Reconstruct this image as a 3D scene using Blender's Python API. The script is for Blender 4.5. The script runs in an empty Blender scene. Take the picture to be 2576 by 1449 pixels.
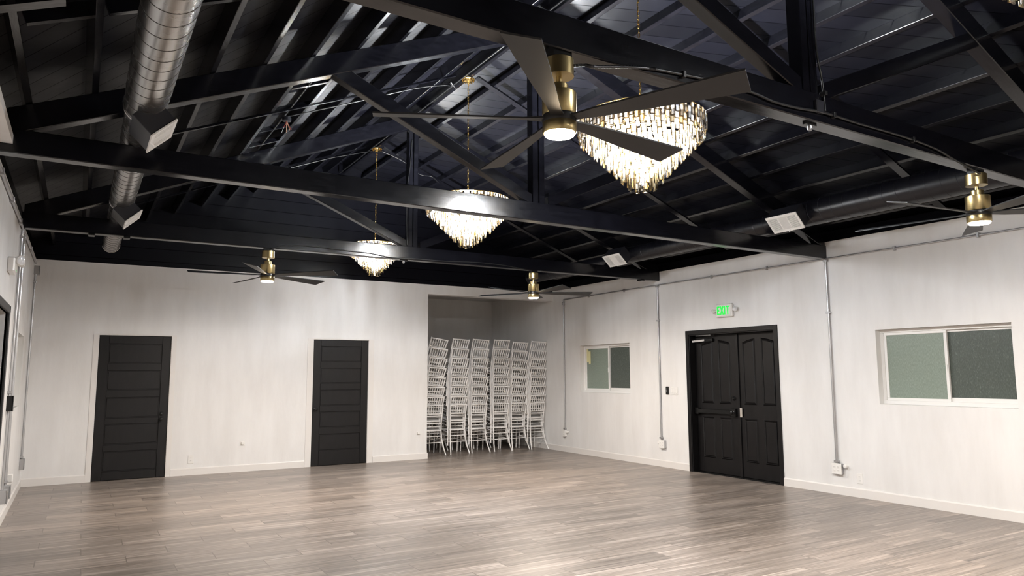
import bpy, bmesh, math, random
from mathutils import Vector, Matrix
random.seed(7)
R = math.radians
C = bpy.context.scene.collection
W = 8.552            # room width
YB = -16.2           # wall behind the camera
YT = [-12.1, -9.101, -6.113, -3.074]   # near faces of the roof trusses
TH = 0.11            # truss timber thickness
SL = 0.4094          # roof slope
RX = W / 2
SA = math.atan(SL)
def zc(x, off=0.0):  # height of the underside of the top chords
    return 2.994 + off + SL * (x if x <= RX else W - x)

# ------------------------------------------------------------------ materials
def new_mat(name):
    m = bpy.data.materials.new(name); m.use_nodes = True
    nt = m.node_tree; nt.nodes.clear()
    out = nt.nodes.new('ShaderNodeOutputMaterial')
    return m, nt, out
def N(nt, t, **kw):
    n = nt.nodes.new(t)
    for k, v in kw.items():
        if hasattr(n, k): setattr(n, k, v)
        else: n.inputs[k.replace('_', ' ')].default_value = v
    return n
def L(nt, a, b): nt.links.new(a, b)
def bsdf(nt, out, col=(.8, .8, .8), rough=.5, metal=0.0, spec=.5, **kw):
    b = nt.nodes.new('ShaderNodeBsdfPrincipled')
    b.inputs['Base Color'].default_value = (*col, 1)
    b.inputs['Roughness'].default_value = rough
    b.inputs['Metallic'].default_value = metal
    b.inputs['Specular IOR Level'].default_value = spec
    for k, v in kw.items(): b.inputs[k.replace('_', ' ')].default_value = v
    L(nt, b.outputs[0], out.inputs[0])
    return b
def ramp(nt, fac, stops):
    r = nt.nodes.new('ShaderNodeValToRGB')
    e = r.color_ramp.elements
    while len(e) > 1: e.remove(e[-1])
    e[0].position = stops[0][0]; e[0].color = (*stops[0][1], 1)
    for p, c in stops[1:]:
        x = e.new(p); x.color = (*c, 1)
    L(nt, fac, r.inputs[0])
    return r
def mapped(nt, scale=(1, 1, 1), rot=(0, 0, 0), loc=(0, 0, 0), src='Object'):
    tc = nt.nodes.new('ShaderNodeTexCoord'); mp = nt.nodes.new('ShaderNodeMapping')
    mp.inputs['Scale'].default_value = scale; mp.inputs['Rotation'].default_value = rot; mp.inputs['Location'].default_value = loc
    L(nt, tc.outputs[src], mp.inputs[0]); return mp
def noise(nt, vec, scale, detail=3, rough=.55):
    n = nt.nodes.new('ShaderNodeTexNoise'); n.inputs['Scale'].default_value = scale
    n.inputs['Detail'].default_value = detail; n.inputs['Roughness'].default_value = rough
    if vec is not None: L(nt, vec, n.inputs['Vector'])
    return n
def bump(nt, h, b, strength=.3, dist=.01):
    bp = nt.nodes.new('ShaderNodeBump'); bp.inputs['Strength'].default_value = strength; bp.inputs['Distance'].default_value = dist
    L(nt, h, bp.inputs['Height']); L(nt, bp.outputs[0], b.inputs['Normal']); return bp
def simple(name, col, rough=.5, metal=0.0, spec=.5, nz=0, nscale=30, **kw):
    m, nt, out = new_mat(name); b = bsdf(nt, out, col, rough, metal, spec, **kw)
    if nz:
        n = noise(nt, mapped(nt).outputs[0], nscale, 3)
        mx = N(nt, 'ShaderNodeMapRange'); mx.inputs['To Min'].default_value = max(0, rough - nz); mx.inputs['To Max'].default_value = min(1, rough + nz)
        L(nt, n.outputs[0], mx.inputs[0]); L(nt, mx.outputs[0], b.inputs['Roughness'])
    return m

def mat_wall():
    m, nt, out = new_mat('wall_paint')
    b = bsdf(nt, out, (.74, .71, .68), .38, 0, .45)
    mp = mapped(nt, (2.6, 2.6, .55)); n = noise(nt, mp.outputs[0], 1.6, 5, .6)
    r = ramp(nt, n.outputs[0], [(.3, (.735, .718, .70)), (.5, (.775, .76, .745)), (.7, (.81, .798, .785))])
    L(nt, r.outputs[0], b.inputs['Base Color'])
    mp2 = mapped(nt, (9, 9, .9)); n2 = noise(nt, mp2.outputs[0], 1.7, 5, .65)
    mr = N(nt, 'ShaderNodeMapRange'); mr.inputs['To Min'].default_value = .34; mr.inputs['To Max'].default_value = .58
    L(nt, n2.outputs[0], mr.inputs[0]); L(nt, mr.outputs[0], b.inputs['Roughness'])
    n3 = noise(nt, mapped(nt, (1, 1, .35)).outputs[0], 9, 3)
    bump(nt, n3.outputs[0], b, .22, .012)
    return m
def mat_floor():
    # wood-look tiles 0.93 x 0.2375 m, long side along X, each row shifted by a third
    m, nt, out = new_mat('wood_look_tile')
    b = bsdf(nt, out, (.4, .35, .31), .33, 0, .5)
    tc = nt.nodes.new('ShaderNodeTexCoord'); sx = nt.nodes.new('ShaderNodeSeparateXYZ'); L(nt, tc.outputs['Object'], sx.inputs[0])
    def M(op, a, bb=None, c=None):
        n = nt.nodes.new('ShaderNodeMath'); n.operation = op
        for i, v in enumerate((a, bb, c)):
            if v is None: continue
            if isinstance(v, (int, float)): n.inputs[i].default_value = v
            else: L(nt, v, n.inputs[i])
        return n.outputs[0]
    PY, PX = .2375, .935
    v = M('DIVIDE', M('ADD', sx.outputs[1], 3.96 + PY * 60), PY)
    row = M('FLOOR', v); fv = M('SUBTRACT', v, row)
    u = M('DIVIDE', M('ADD', M('SUBTRACT', sx.outputs[0], 1.313 - PX * 60), M('MULTIPLY', M('SUBTRACT', row, 59.0), -.3125)), PX)
    col = M('FLOOR', u); fu = M('SUBTRACT', u, col)
    dv = M('MULTIPLY', M('MINIMUM', fv, M('SUBTRACT', 1.0, fv)), PY)
    du = M('MULTIPLY', M('MINIMUM', fu, M('SUBTRACT', 1.0, fu)), PX)
    gv = M('LESS_THAN', dv, .0015); gu = M('LESS_THAN', du, .004)
    g = M('MAXIMUM', M('MULTIPLY', gv, .45), gu)
    cb = nt.nodes.new('ShaderNodeCombineXYZ'); L(nt, col, cb.inputs[0]); L(nt, row, cb.inputs[1])
    wn = nt.nodes.new('ShaderNodeTexWhiteNoise'); wn.noise_dimensions = '3D'; L(nt, cb.outputs[0], wn.inputs[0])
    # grain: stretched noise offset per tile
    off = nt.nodes.new('ShaderNodeVectorMath'); off.operation = 'SCALE'; off.inputs['Scale'].default_value = 37.0; L(nt, wn.outputs['Color'], off.inputs[0])
    ad = nt.nodes.new('ShaderNodeVectorMath'); ad.operation = 'ADD'; L(nt, tc.outputs['Object'], ad.inputs[0]); L(nt, off.outputs[0], ad.inputs[1])
    mp = nt.nodes.new('ShaderNodeMapping'); mp.inputs['Scale'].default_value = (.75, 17, 1); L(nt, ad.outputs[0], mp.inputs[0])
    n1 = noise(nt, mp.outputs[0], 1.5, 6, .62)
    mp2 = nt.nodes.new('ShaderNodeMapping'); mp2.inputs['Scale'].default_value = (.45, 60, 1); L(nt, ad.outputs[0], mp2.inputs[0])
    n2 = noise(nt, mp2.outputs[0], 1.3, 4, .6)
    r1 = ramp(nt, n1.outputs[0], [(.24, (.118, .095, .078)), (.40, (.205, .171, .146)), (.54, (.272, .230, .199)), (.63, (.375, .322, .283)), (.74, (.47, .415, .37))])
    r2 = ramp(nt, n2.outputs[0], [(.34, (.5, .49, .48)), (.46, (.95, .95, .95)), (.56, (1.0, 1.0, 1.0)), (.66, (1.28, 1.27, 1.26))])
    mx = nt.nodes.new('ShaderNodeMix'); mx.data_type = 'RGBA'; mx.blend_type = 'MULTIPLY'; mx.inputs[0].default_value = .9
    L(nt, r1.outputs[0], mx.inputs[6]); L(nt, r2.outputs[0], mx.inputs[7])
    r3 = ramp(nt, wn.outputs['Value'], [(0, (.82, .82, .82)), (1, (1.18, 1.17, 1.16))])
    mx3 = nt.nodes.new('ShaderNodeMix'); mx3.data_type = 'RGBA'; mx3.blend_type = 'MULTIPLY'; mx3.inputs[0].default_value = 1
    L(nt, mx.outputs[2], mx3.inputs[6]); L(nt, r3.outputs[0], mx3.inputs[7])
    mx4 = nt.nodes.new('ShaderNodeMix'); mx4.data_type = 'RGBA'; L(nt, g, mx4.inputs[0]); L(nt, mx3.outputs[2], mx4.inputs[6]); mx4.inputs[7].default_value = (.16, .13, .11, 1)
    L(nt, mx4.outputs[2], b.inputs['Base Color'])
    mr = N(nt, 'ShaderNodeMapRange'); mr.inputs['To Min'].default_value = .27; mr.inputs['To Max'].default_value = .42
    L(nt, n1.outputs[0], mr.inputs[0]); L(nt, mr.outputs[0], b.inputs['Roughness'])
    h = M('SUBTRACT', M('MULTIPLY', n2.outputs[0], .12), M('MULTIPLY', g, 1.0))
    bump(nt, h, b, .35, .002)
    return m
def mat_black_wood(name, col=(.008, .008, .0115), rough=.36, grain=(2, 2, 2), bs=.5, spec=.5):
    m, nt, out = new_mat(name)
    b = bsdf(nt, out, col, rough, 0, spec)
    mp = mapped(nt, grain); n = noise(nt, mp.outputs[0], 5, 6, .65)
    r = ramp(nt, n.outputs[0], [(.3, tuple(c * .7 for c in col)), (.7, tuple(c * 1.5 for c in col))])
    L(nt, r.outputs[0], b.inputs['Base Color'])
    mr = N(nt, 'ShaderNodeMapRange'); mr.inputs['To Min'].default_value = rough - .06; mr.inputs['To Max'].default_value = rough + .1
    L(nt, n.outputs[0], mr.inputs[0]); L(nt, mr.outputs[0], b.inputs['Roughness'])
    bump(nt, n.outputs[0], b, bs, .004)
    return m
def mat_boards(name, dirv, pitch, col=(.0035, .0035, .0055), rough=.36):
    # boards separated by grooves; dirv = vector across the boards (object space)
    m, nt, out = new_mat(name)
    b = bsdf(nt, out, col, rough, 0, .5)
    tc = nt.nodes.new('ShaderNodeTexCoord')
    dt = nt.nodes.new('ShaderNodeVectorMath'); dt.operation = 'DOT_PRODUCT'; L(nt, tc.outputs['Object'], dt.inputs[0]); dt.inputs[1].default_value = dirv
    def M(op, a, bb=None):
        n = nt.nodes.new('ShaderNodeMath'); n.operation = op
        for i, v in enumerate((a, bb)):
            if v is None: continue
            if isinstance(v, (int, float)): n.inputs[i].default_value = v
            else: L(nt, v, n.inputs[i])
        return n.outputs[0]
    v = M('DIVIDE', M('ADD', dt.outputs['Value'], 40.0), pitch); fl = M('FLOOR', v); fr = M('SUBTRACT', v, fl)
    d = M('MINIMUM', fr, M('SUBTRACT', 1.0, fr)); gr = M('LESS_THAN', d, .024)
    wn = nt.nodes.new('ShaderNodeTexWhiteNoise'); wn.noise_dimensions = '1D'; L(nt, fl, wn.inputs['W'])
    rr = ramp(nt, wn.outputs['Value'], [(0, tuple(c * .75 for c in col)), (1, tuple(c * 1.35 for c in col))])
    mx = nt.nodes.new('ShaderNodeMix'); mx.data_type = 'RGBA'; L(nt, gr, mx.inputs[0]); L(nt, rr.outputs[0], mx.inputs[6]); mx.inputs[7].default_value = (.002, .002, .003, 1)
    L(nt, mx.outputs[2], b.inputs['Base Color'])
    n = noise(nt, mapped(nt, (1.2, 1.2, 1.2)).outputs[0], 6, 4, .55)
    mr = N(nt, 'ShaderNodeMapRange'); mr.inputs['To Min'].default_value = rough - .07; mr.inputs['To Max'].default_value = rough + .1
    L(nt, n.outputs[0], mr.inputs[0]); L(nt, mr.outputs[0], b.inputs['Roughness'])
    L(nt, M('SUBTRACT', .15, M('MULTIPLY', gr, .12)), b.inputs['Specular IOR Level'])
    h = M('SUBTRACT', M('ADD', M('MULTIPLY', n.outputs[0], .35), M('MULTIPLY', wn.outputs['Value'], .3)), M('MULTIPLY', gr, 1.2))
    bump(nt, h, b, .16, .005)
    return m
def mat_crystal(name, face):
    m, nt, out = new_mat(name)
    geo = nt.nodes.new('ShaderNodeNewGeometry'); oi = nt.nodes.new('ShaderNodeObjectInfo')
    ad = nt.nodes.new('ShaderNodeMath'); ad.operation = 'ADD'; L(nt, geo.outputs['Random Per Island'], ad.inputs[0]); L(nt, oi.outputs['Random'], ad.inputs[1])
    fr = nt.nodes.new('ShaderNodeMath'); fr.operation = 'FRACT'; L(nt, ad.outputs[0], fr.inputs[0])
    if face: cr = ramp(nt, fr.outputs[0], [(0, (.32, .34, .38)), (.22, (.08, .08, .09)), (.36, (.5, .49, .46)), (.48, (.6, .38, .12)), (.6, (.18, .19, .21)), (.75, (.7, .7, .7)), (.84, (.10, .09, .07)), (.92, (.5, .38, .18)), (1, (.22, .24, .28))])
    else: cr = ramp(nt, fr.outputs[0], [(0, (.10, .08, .05)), (.5, (.35, .24, .08)), (1, (.05, .05, .05))])
    tl = nt.nodes.new('ShaderNodeBsdfTranslucent'); L(nt, cr.outputs[0], tl.inputs[0])
    tr = nt.nodes.new('ShaderNodeBsdfTransparent'); tr.inputs[0].default_value = (.985, .985, .99, 1) if face else (.26, .21, .15, 1)
    gl = nt.nodes.new('ShaderNodeBsdfGlossy'); gl.inputs['Roughness'].default_value = .05; gl.inputs[0].default_value = (1, 1, 1, 1)
    m1 = nt.nodes.new('ShaderNodeMixShader'); m1.inputs[0].default_value = TRANSP if face else .8; L(nt, tl.outputs[0], m1.inputs[1]); L(nt, tr.outputs[0], m1.inputs[2])
    fz = nt.nodes.new('ShaderNodeFresnel'); fz.inputs[0].default_value = 1.5
    m2 = nt.nodes.new('ShaderNodeMixShader'); L(nt, fz.outputs[0], m2.inputs[0]); L(nt, m1.outputs[0], m2.inputs[1]); L(nt, gl.outputs[0], m2.inputs[2])
    L(nt, m2.outputs[0], out.inputs[0]); return m
TRANSP = .80
def mat_emit(name, col, s):
    m, nt, out = new_mat(name); e = nt.nodes.new('ShaderNodeEmission'); e.inputs[0].default_value = (*col, 1); e.inputs[1].default_value = s
    L(nt, e.outputs[0], out.inputs[0]); return m

M_WALL = mat_wall(); M_FLOOR = mat_floor()
M_TIMBER = mat_black_wood('black_painted_timber', (.0032, .0032, .0048), .17, (1.2, 6, 6), .12)
M_PURLIN = mat_black_wood('black_painted_purlin', (.0032, .0032, .0048), .19, (6, 1.2, 6), .14)
M_ROOFB = mat_boards('black_diagonal_boards', (.70, .71, .29), .168)
M_ROOFR = mat_boards('black_diagonal_boards_right', (.70, .71, -.29), .168)
M_GABLE = mat_boards('black_horizontal_boards', (0, 0, 1), .19, (.0035, .0035, .0055), .30)
M_BASE = simple('white_trim_paint', (.76, .73, .7), .35, 0, .5, .06)
M_VINYL = simple('white_vinyl', (.8, .79, .77), .3)
M_DOOR = mat_black_wood('black_door_paint', (.0048, .0042, .0045), .42, (4, 4, 1), .12, .3)
M_HW = simple('black_hardware', (.02, .02, .02), .25, .6)
M_HWGREY = simple('grey_metal_bracket', (.28, .28, .29), .35, .8)
M_STRIKE = simple('brushed_strike_plate', (.7, .66, .6), .35, .7)
M_GALV = simple('galvanised_conduit', (.5, .5, .51), .32, .85, .5, .08, 12)
M_DUCT = simple('galvanised_spiral_duct', (.5, .49, .48), .26, 1.0, .5, .07, 7)
M_SEAM = simple('duct_seam', (.07, .066, .062), .5, .6)
M_BDUCT = simple('black_painted_duct', (.005, .005, .008), .33, .0, .5, .05, 9)
M_BSEAM = simple('black_duct_seam', (.03, .03, .036), .25, .0, .6)
M_BRASS = simple('brushed_brass', (.44, .345, .17), .32, 1.0, .5, .05, 20)
M_GOLD = simple('gold_chain_metal', (.85, .6, .22), .2, 1.0)
M_BLADE = simple('matte_black_fan_blade', (.021, .021, .022), .5, 0, .35)
M_HUB = simple('bronze_fan_hub', (.03, .028, .027), .35, .5)
M_CABLE = simple('black_cable', (.008, .008, .009), .42)
M_FLEX = simple('flexible_conduit', (.03, .03, .034), .35, .3)
M_WPLATE = simple('white_plastic', (.8, .78, .75), .35)
M_DARKSLOT = simple('dark_slot', (.12, .11, .1), .6)
M_SLOT = simple('socket_slot_grey', (.2, .19, .18), .6)
M_LENS = simple('clear_lamp_lens', (.75, .76, .78), .12, .2)
M_CHAIR = simple('white_resin', (.84, .82, .8), .3)
M_GRILLE = simple('white_register', (.83, .81, .78), .4)
M_BLACKBOX = simple('black_sheet_metal', (.014, .014, .018), .4)
M_NOTE = simple('yellow_sticky_paper', (.78, .74, .42), .7)
M_LEAFDARK = simple('flat_black_leaf', (.004, .004, .0045), .95, 0, .05); M_DKFRAME = simple('dark_grey_frame', (.03, .03, .03), .5)
M_OUT = simple('night_exterior', (.004, .004, .005), 1)
def mat_frost(name, col, sp):
    m, nt, out = new_mat(name); b = bsdf(nt, out, col, .22, 0, .5)
    mp = mapped(nt, (60, 60, 14)); n = noise(nt, mp.outputs[0], 3.0, 3)
    r = ramp(nt, n.outputs[0], [(.35, tuple(c * .8 for c in col)), (.6, col), (.75, tuple(min(1, c * sp) for c in col))])
    L(nt, r.outputs[0], b.inputs['Base Color'])
    b.inputs['Transmission Weight'].default_value = .15
    bump(nt, n.outputs[0], b, .5, .003); return m
M_GLASSA = mat_frost('frosted_green_glass', (.30, .36, .305), 1.25)
M_GLASSB = mat_frost('screened_dark_green_glass', (.105, .125, .11), 1.8)
M_CRYST = mat_crystal('crystal_face', True); M_CRYSTE = mat_crystal('crystal_bevel', False)
M_BULB = mat_emit('lit_bulb', (1, .93, .82), 60)
M_FANLED = mat_emit('lit_fan_lens', (1, .78, .52), 30)
M_FANGLOW = simple('fan_light_diffuser', (.95, .9, .82), .4)
M_EXIT = mat_emit('lit_green_letters', (.05, 1, .12), .17)
M_LED = mat_emit('green_indicator', (.1, 1, .2), .15)
M_WIRER = simple('red_wire', (.35, .08, .06), .4)
M_WIREC = simple('copper_wire', (.45, .25, .15), .4)

# ------------------------------------------------------------------ mesh helpers
class MB:
    def __init__(s): s.v = []; s.f = []; s.mi = []; s.cur = 0
    def add(s, vs, fs):
        o = len(s.v); s.v += [tuple(p) for p in vs]; s.f += [tuple(i + o for i in f) for f in fs]; s.mi += [s.cur] * len(fs); return s
    def box(s, a, b):
        x0, y0, z0 = (min(a[i], b[i]) for i in range(3)); x1, y1, z1 = (max(a[i], b[i]) for i in range(3))
        return s.add([(x0, y0, z0), (x1, y0, z0), (x1, y1, z0), (x0, y1, z0), (x0, y0, z1), (x1, y0, z1), (x1, y1, z1), (x0, y1, z1)],
                     [(0, 3, 2, 1), (4, 5, 6, 7), (0, 1, 5, 4), (1, 2, 6, 5), (2, 3, 7, 6), (3, 0, 4, 7)])
    def prism(s, poly, y0, y1, axis='y'):
        # poly in the two other axes, extruded along axis; poly ordered any way
        n = len(poly)
        def P(a, b, t): return {'y': (a, t, b), 'x': (t, a, b), 'z': (a, b, t)}[axis]
        vs = [P(a, b, y0) for a, b in poly] + [P(a, b, y1) for a, b in poly]
        ar = sum(poly[i][0] * poly[(i + 1) % n][1] - poly[(i + 1) % n][0] * poly[i][1] for i in range(n))
        fs = [tuple(range(n)), tuple(range(2 * n - 1, n - 1, -1))] + [(i, i + n, (i + 1) % n + n, (i + 1) % n) for i in range(n)]
        flip = (ar > 0) == (axis != 'y')
        if y1 < y0: flip = not flip
        if flip: fs = [tuple(reversed(f)) for f in fs]
        return s.add(vs, fs)
    def tube(s, pts, r, seg=8, caps=True, closed=False):
        pts = [Vector(p) for p in pts]; n = len(pts)
        rs = r if isinstance(r, (list, tuple)) else [r] * n
        vs = []; up = None
        for i, p in enumerate(pts):
            if closed: t = pts[(i + 1) % n] - pts[i - 1]
            else: t = (pts[min(i + 1, n - 1)] - pts[max(i - 1, 0)])
            t.normalize()
            if up is None: up = Vector((0, 0, 1)) if abs(t.z) < .9 else Vector((1, 0, 0))
            a = t.cross(up).normalized(); b = a.cross(t).normalized(); up = b
            for k in range(seg):
                an = 2 * math.pi * k / seg
                vs.append(p + (a * math.cos(an) + b * math.sin(an)) * rs[i])
        fs = []
        for i in range(n if closed else n - 1):
            j = (i + 1) % n
            for k in range(seg): fs.append((i * seg + k, i * seg + (k + 1) % seg, j * seg + (k + 1) % seg, j * seg + k))
        if caps and not closed:
            fs.append(tuple(reversed(range(seg)))); fs.append(tuple((n - 1) * seg + k for k in range(seg)))
        fs = [tuple(reversed(f)) for f in fs]
        return s.add(vs, fs)
    def lathe(s, prof, seg=40, c=(0, 0, 0)):
        # prof: (r, z) listed downwards or upwards
        vs = []
        for r, z in prof:
            for k in range(seg):
                a = 2 * math.pi * k / seg; vs.append((c[0] + r * math.cos(a), c[1] + r * math.sin(a), c[2] + z))
        fs = []
        for i in range(len(prof) - 1):
            for k in range(seg): fs.append((i * seg + k, i * seg + (k + 1) % seg, (i + 1) * seg + (k + 1) % seg, (i + 1) * seg + k))
        fs.append(tuple(reversed(range(seg)))); fs.append(tuple((len(prof) - 1) * seg + k for k in range(seg)))
        if prof[0][1] > prof[-1][1]: fs = [tuple(reversed(f)) for f in fs]
        return s.add(vs, fs)
    def obox(s, c, ax, ay, az):  # oriented box: centre and half vectors
        c, ax, ay, az = map(Vector, (c, ax, ay, az))
        P = [c + sx * ax + sy * ay + sz * az for sz in (-1, 1) for sx, sy in ((-1, -1), (1, -1), (1, 1), (-1, 1))]
        fs = [(0, 3, 2, 1), (4, 5, 6, 7), (0, 1, 5, 4), (1, 2, 6, 5), (2, 3, 7, 6), (3, 0, 4, 7)]
        if ax.cross(ay).dot(az) < 0: fs = [tuple(reversed(f)) for f in fs]
        return s.add(P, fs)
    def beam(s, p, q, w, h, side=(0, 1, 0)):
        # bar from p to q, w across along side, h in the third direction
        p, q = Vector(p), Vector(q); t = (q - p); ln = t.length; t.normalize(); sd = Vector(side).normalized(); up = sd.cross(t).normalized()
        return s.obox((p + q) / 2, t * ln / 2, sd * w / 2, up * h / 2)
    def mesh(s, name, mats, smooth=None, bevel=None):
        me = bpy.data.meshes.new(name); me.from_pydata(s.v, [], s.f); me.update()
        for m in (mats if isinstance(mats, (list, tuple)) else [mats]): me.materials.append(m)
        if any(s.mi): me.polygons.foreach_set('material_index', s.mi)
        if bevel or smooth:
            bm = bmesh.new(); bm.from_mesh(me)
            if bevel:
                es = [e for e in bm.edges if len(e.link_faces) == 2 and e.calc_face_angle(0) > .6]
                bmesh.ops.bevel(bm, geom=es, offset=bevel, segments=1, affect='EDGES', clamp_overlap=True)
            bm.to_mesh(me); bm.free()
        if smooth:
            me.polygons.foreach_set('use_smooth', [True] * len(me.polygons))
            try: me.set_sharp_from_angle(angle=R(smooth))
            except Exception: pass
        return me
    def build(s, name, mats, parent=None, smooth=None, bevel=None, loc=None):
        o = bpy.data.objects.new(name, s.mesh(name, mats, smooth, bevel)); C.objects.link(o)
        if parent: o.parent = parent
        if loc: o.location = loc
        return o
def tag(o, label=None, cat=None, group=None, kind=None):
    if label: o['label'] = label
    if cat: o['category'] = cat
    if group: o['group'] = group
    if kind: o['kind'] = kind
    return o
def empty(name, loc=(0, 0, 0), label=None, cat=None, group=None, kind=None, rot=None):
    o = bpy.data.objects.new(name, None); C.objects.link(o); o.location = loc; o.empty_display_size = .1
    if rot: o.rotation_euler = rot
    return tag(o, label, cat, group, kind)
def struct(o): o['kind'] = 'structure'; return o
def dup_tree(o, parent=None):
    c = o.copy(); C.objects.link(c); c.parent = parent
    for ch in o.children: dup_tree(ch, c)
    return c

# ------------------------------------------------------------------ shell
def wall_cells(axis, const, thick, u0, u1, z0, z1, holes):
    us = sorted({u0, u1, *[h[0] for h in holes], *[h[1] for h in holes]}); zs = sorted({z0, z1, *[h[2] for h in holes], *[h[3] for h in holes]})
    b = MB()
    for i in range(len(us) - 1):
        for j in range(len(zs) - 1):
            cu, cz = (us[i] + us[i + 1]) / 2, (zs[j] + zs[j + 1]) / 2
            if any(h[0] < cu < h[1] and h[2] < cz < h[3] for h in holes): continue
            if axis == 'x': b.box((const, us[i], zs[j]), (const + thick, us[i + 1], zs[j + 1]))
            else: b.box((us[i], const, zs[j]), (us[i + 1], const + thick, zs[j + 1]))
    return b
ALY = 2.47
WIN = [(-2.285, -.885, 1.118, 1.975), (-8.13, -6.69, 1.096, 1.954)]
DD = (-5.316, -3.618, 2.10)
struct(MB().box((-.3, YB, -.12), (W + .3, ALY + .1, 0)).build('floor', M_FLOOR))
struct(wall_cells('x', W, .3, YB, ALY + .1, 0, 3.09, [w for w in WIN] + [(DD[0] + .05, DD[1] - .05, -1, DD[2] - .06)]).build('wall_right', M_WALL))
struct(wall_cells('x', -.3, .3, YB, .2, 0, 3.05, [(-2.2, -1.32, 1.11, 1.93), (-5.30, -3.75, -1, 2.03)]).build('wall_left', M_WALL))
DL = (.812, 1.739); DR = (3.847, 4.775); DH = 2.03; AX = 5.866
struct(wall_cells('y', 0, .2, 0, W, 0, 3.055, [(DL[0], DL[1], -1, DH), (DR[0], DR[1], -1, DH), (AX, W, -1, 2.885)]).build('wall_back', M_WALL))
b = MB().box((AX - .2, .2, 0), (AX, ALY, 3.2)); struct(b.build('wall_alcove_left', M_WALL))
struct(MB().box((AX - .2, ALY, 0), (W, ALY + .1, 3.2)).build('wall_alcove_back', M_WALL))
struct(MB().box((AX - .2, .2, 3.085), (W + .3, ALY + .1, 3.2)).build('ceiling_alcove', M_WALL))
struct(MB().box((-.3, YB - .2, 0), (W + .3, YB, 5.2)).build('wall_front', M_WALL))
# gable above the back wall
struct(MB().prism([(-.28, 3.052), (W, 3.052), (W + .28, 3.092), (W + .28, zc(W + .28, .33)), (RX, zc(RX, .33)), (-.28, zc(-.28, .33))], .004, .18, 'y').build('wall_gable', M_GABLE))
# roof boards
for nm, xs, mt in (('ceiling_left_slope', (0, RX), M_ROOFB), ('ceiling_right_slope', (RX, W), M_ROOFR)):
    x0, x1 = xs; e0 = x0 - (.3 if x0 == 0 else 0); e1 = x1 + (.3 if x1 == W else 0)
    z = lambda x, o: 2.994 + o + SL * (x if xs[0] == 0 else W - x)
    struct(MB().prism([(e0, z(e0, .325)), (e1, z(e1, .325)), (e1, z(e1, .37)), (e0, z(e0, .37))], YB, .2, 'y').build(nm, mt))
# wall plates (black timber on top of the walls)
struct(MB().box((-.28, YB, 3.05), (-.02, 0, 3.2)).build('trim_1', M_TIMBER))
struct(MB().box((W + .02, YB, 3.09), (W + .28, .2, 3.22)).build('trim_2', M_TIMBER))
struct(MB().box((0, -9.0, 2.972), (.13, -6.12, 3.03)).build('trim_3', M_WALL))
# baseboards
def bb(name, p0, p1, nrm):
    b = MB(); x0, y0 = p0; x1, y1 = p1; nx, ny = nrm; t, h = .014, .105
    if nx: b.prism([(x0, 0), (x0 + nx * t, 0), (x0 + nx * t, h - .012), (x0 + nx * .006, h), (x0, h)], y0, y1, 'y')
    else: b.prism([(y0, 0), (y0 + ny * t, 0), (y0 + ny * t, h - .012), (y0 + ny * .006, h), (y0, h)], x0, x1, 'x')
    struct(b.build(name, M_BASE))
bb('baseboard_left', (0, -3.68), (0, 0), (1, 0)); bb('baseboard_left_far', (0, YB), (0, -5.37), (1, 0))
bb('baseboard_back_left', (.0, 0), (.74, 0), (0, -1)); bb('baseboard_back_middle', (1.81, 0), (3.745, 0), (0, -1)); bb('baseboard_back_right', (4.875, 0), (AX + .006, 0), (0, -1))
bb('baseboard_right', (W, DD[1]), (W, ALY), (-1, 0)); bb('baseboard_right_near', (W, YB), (W, DD[0]), (-1, 0))
bb('baseboard_alcove', (AX, ALY), (W, ALY), (0, -1)); bb('baseboard_alcove_left', (AX, -.012), (AX, ALY), (1, 0))
# flat white casings beside the two interior doors
for i, (a, c) in enumerate(((.741, .808), (1.743, 1.808), (3.748, 3.843), (4.779, 4.873))):
    struct(MB().box((a, -.008, 0), (c, .004, 2.036)).build('trim_%d' % (4 + i), M_BASE))
for i, (a, c) in enumerate(((.741, 1.808), (3.748, 4.873))):
    struct(MB().box((a, -.008, 2.0361), (c, .004, 2.046)).build('trim_%d' % (8 + i), M_BASE))

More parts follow.
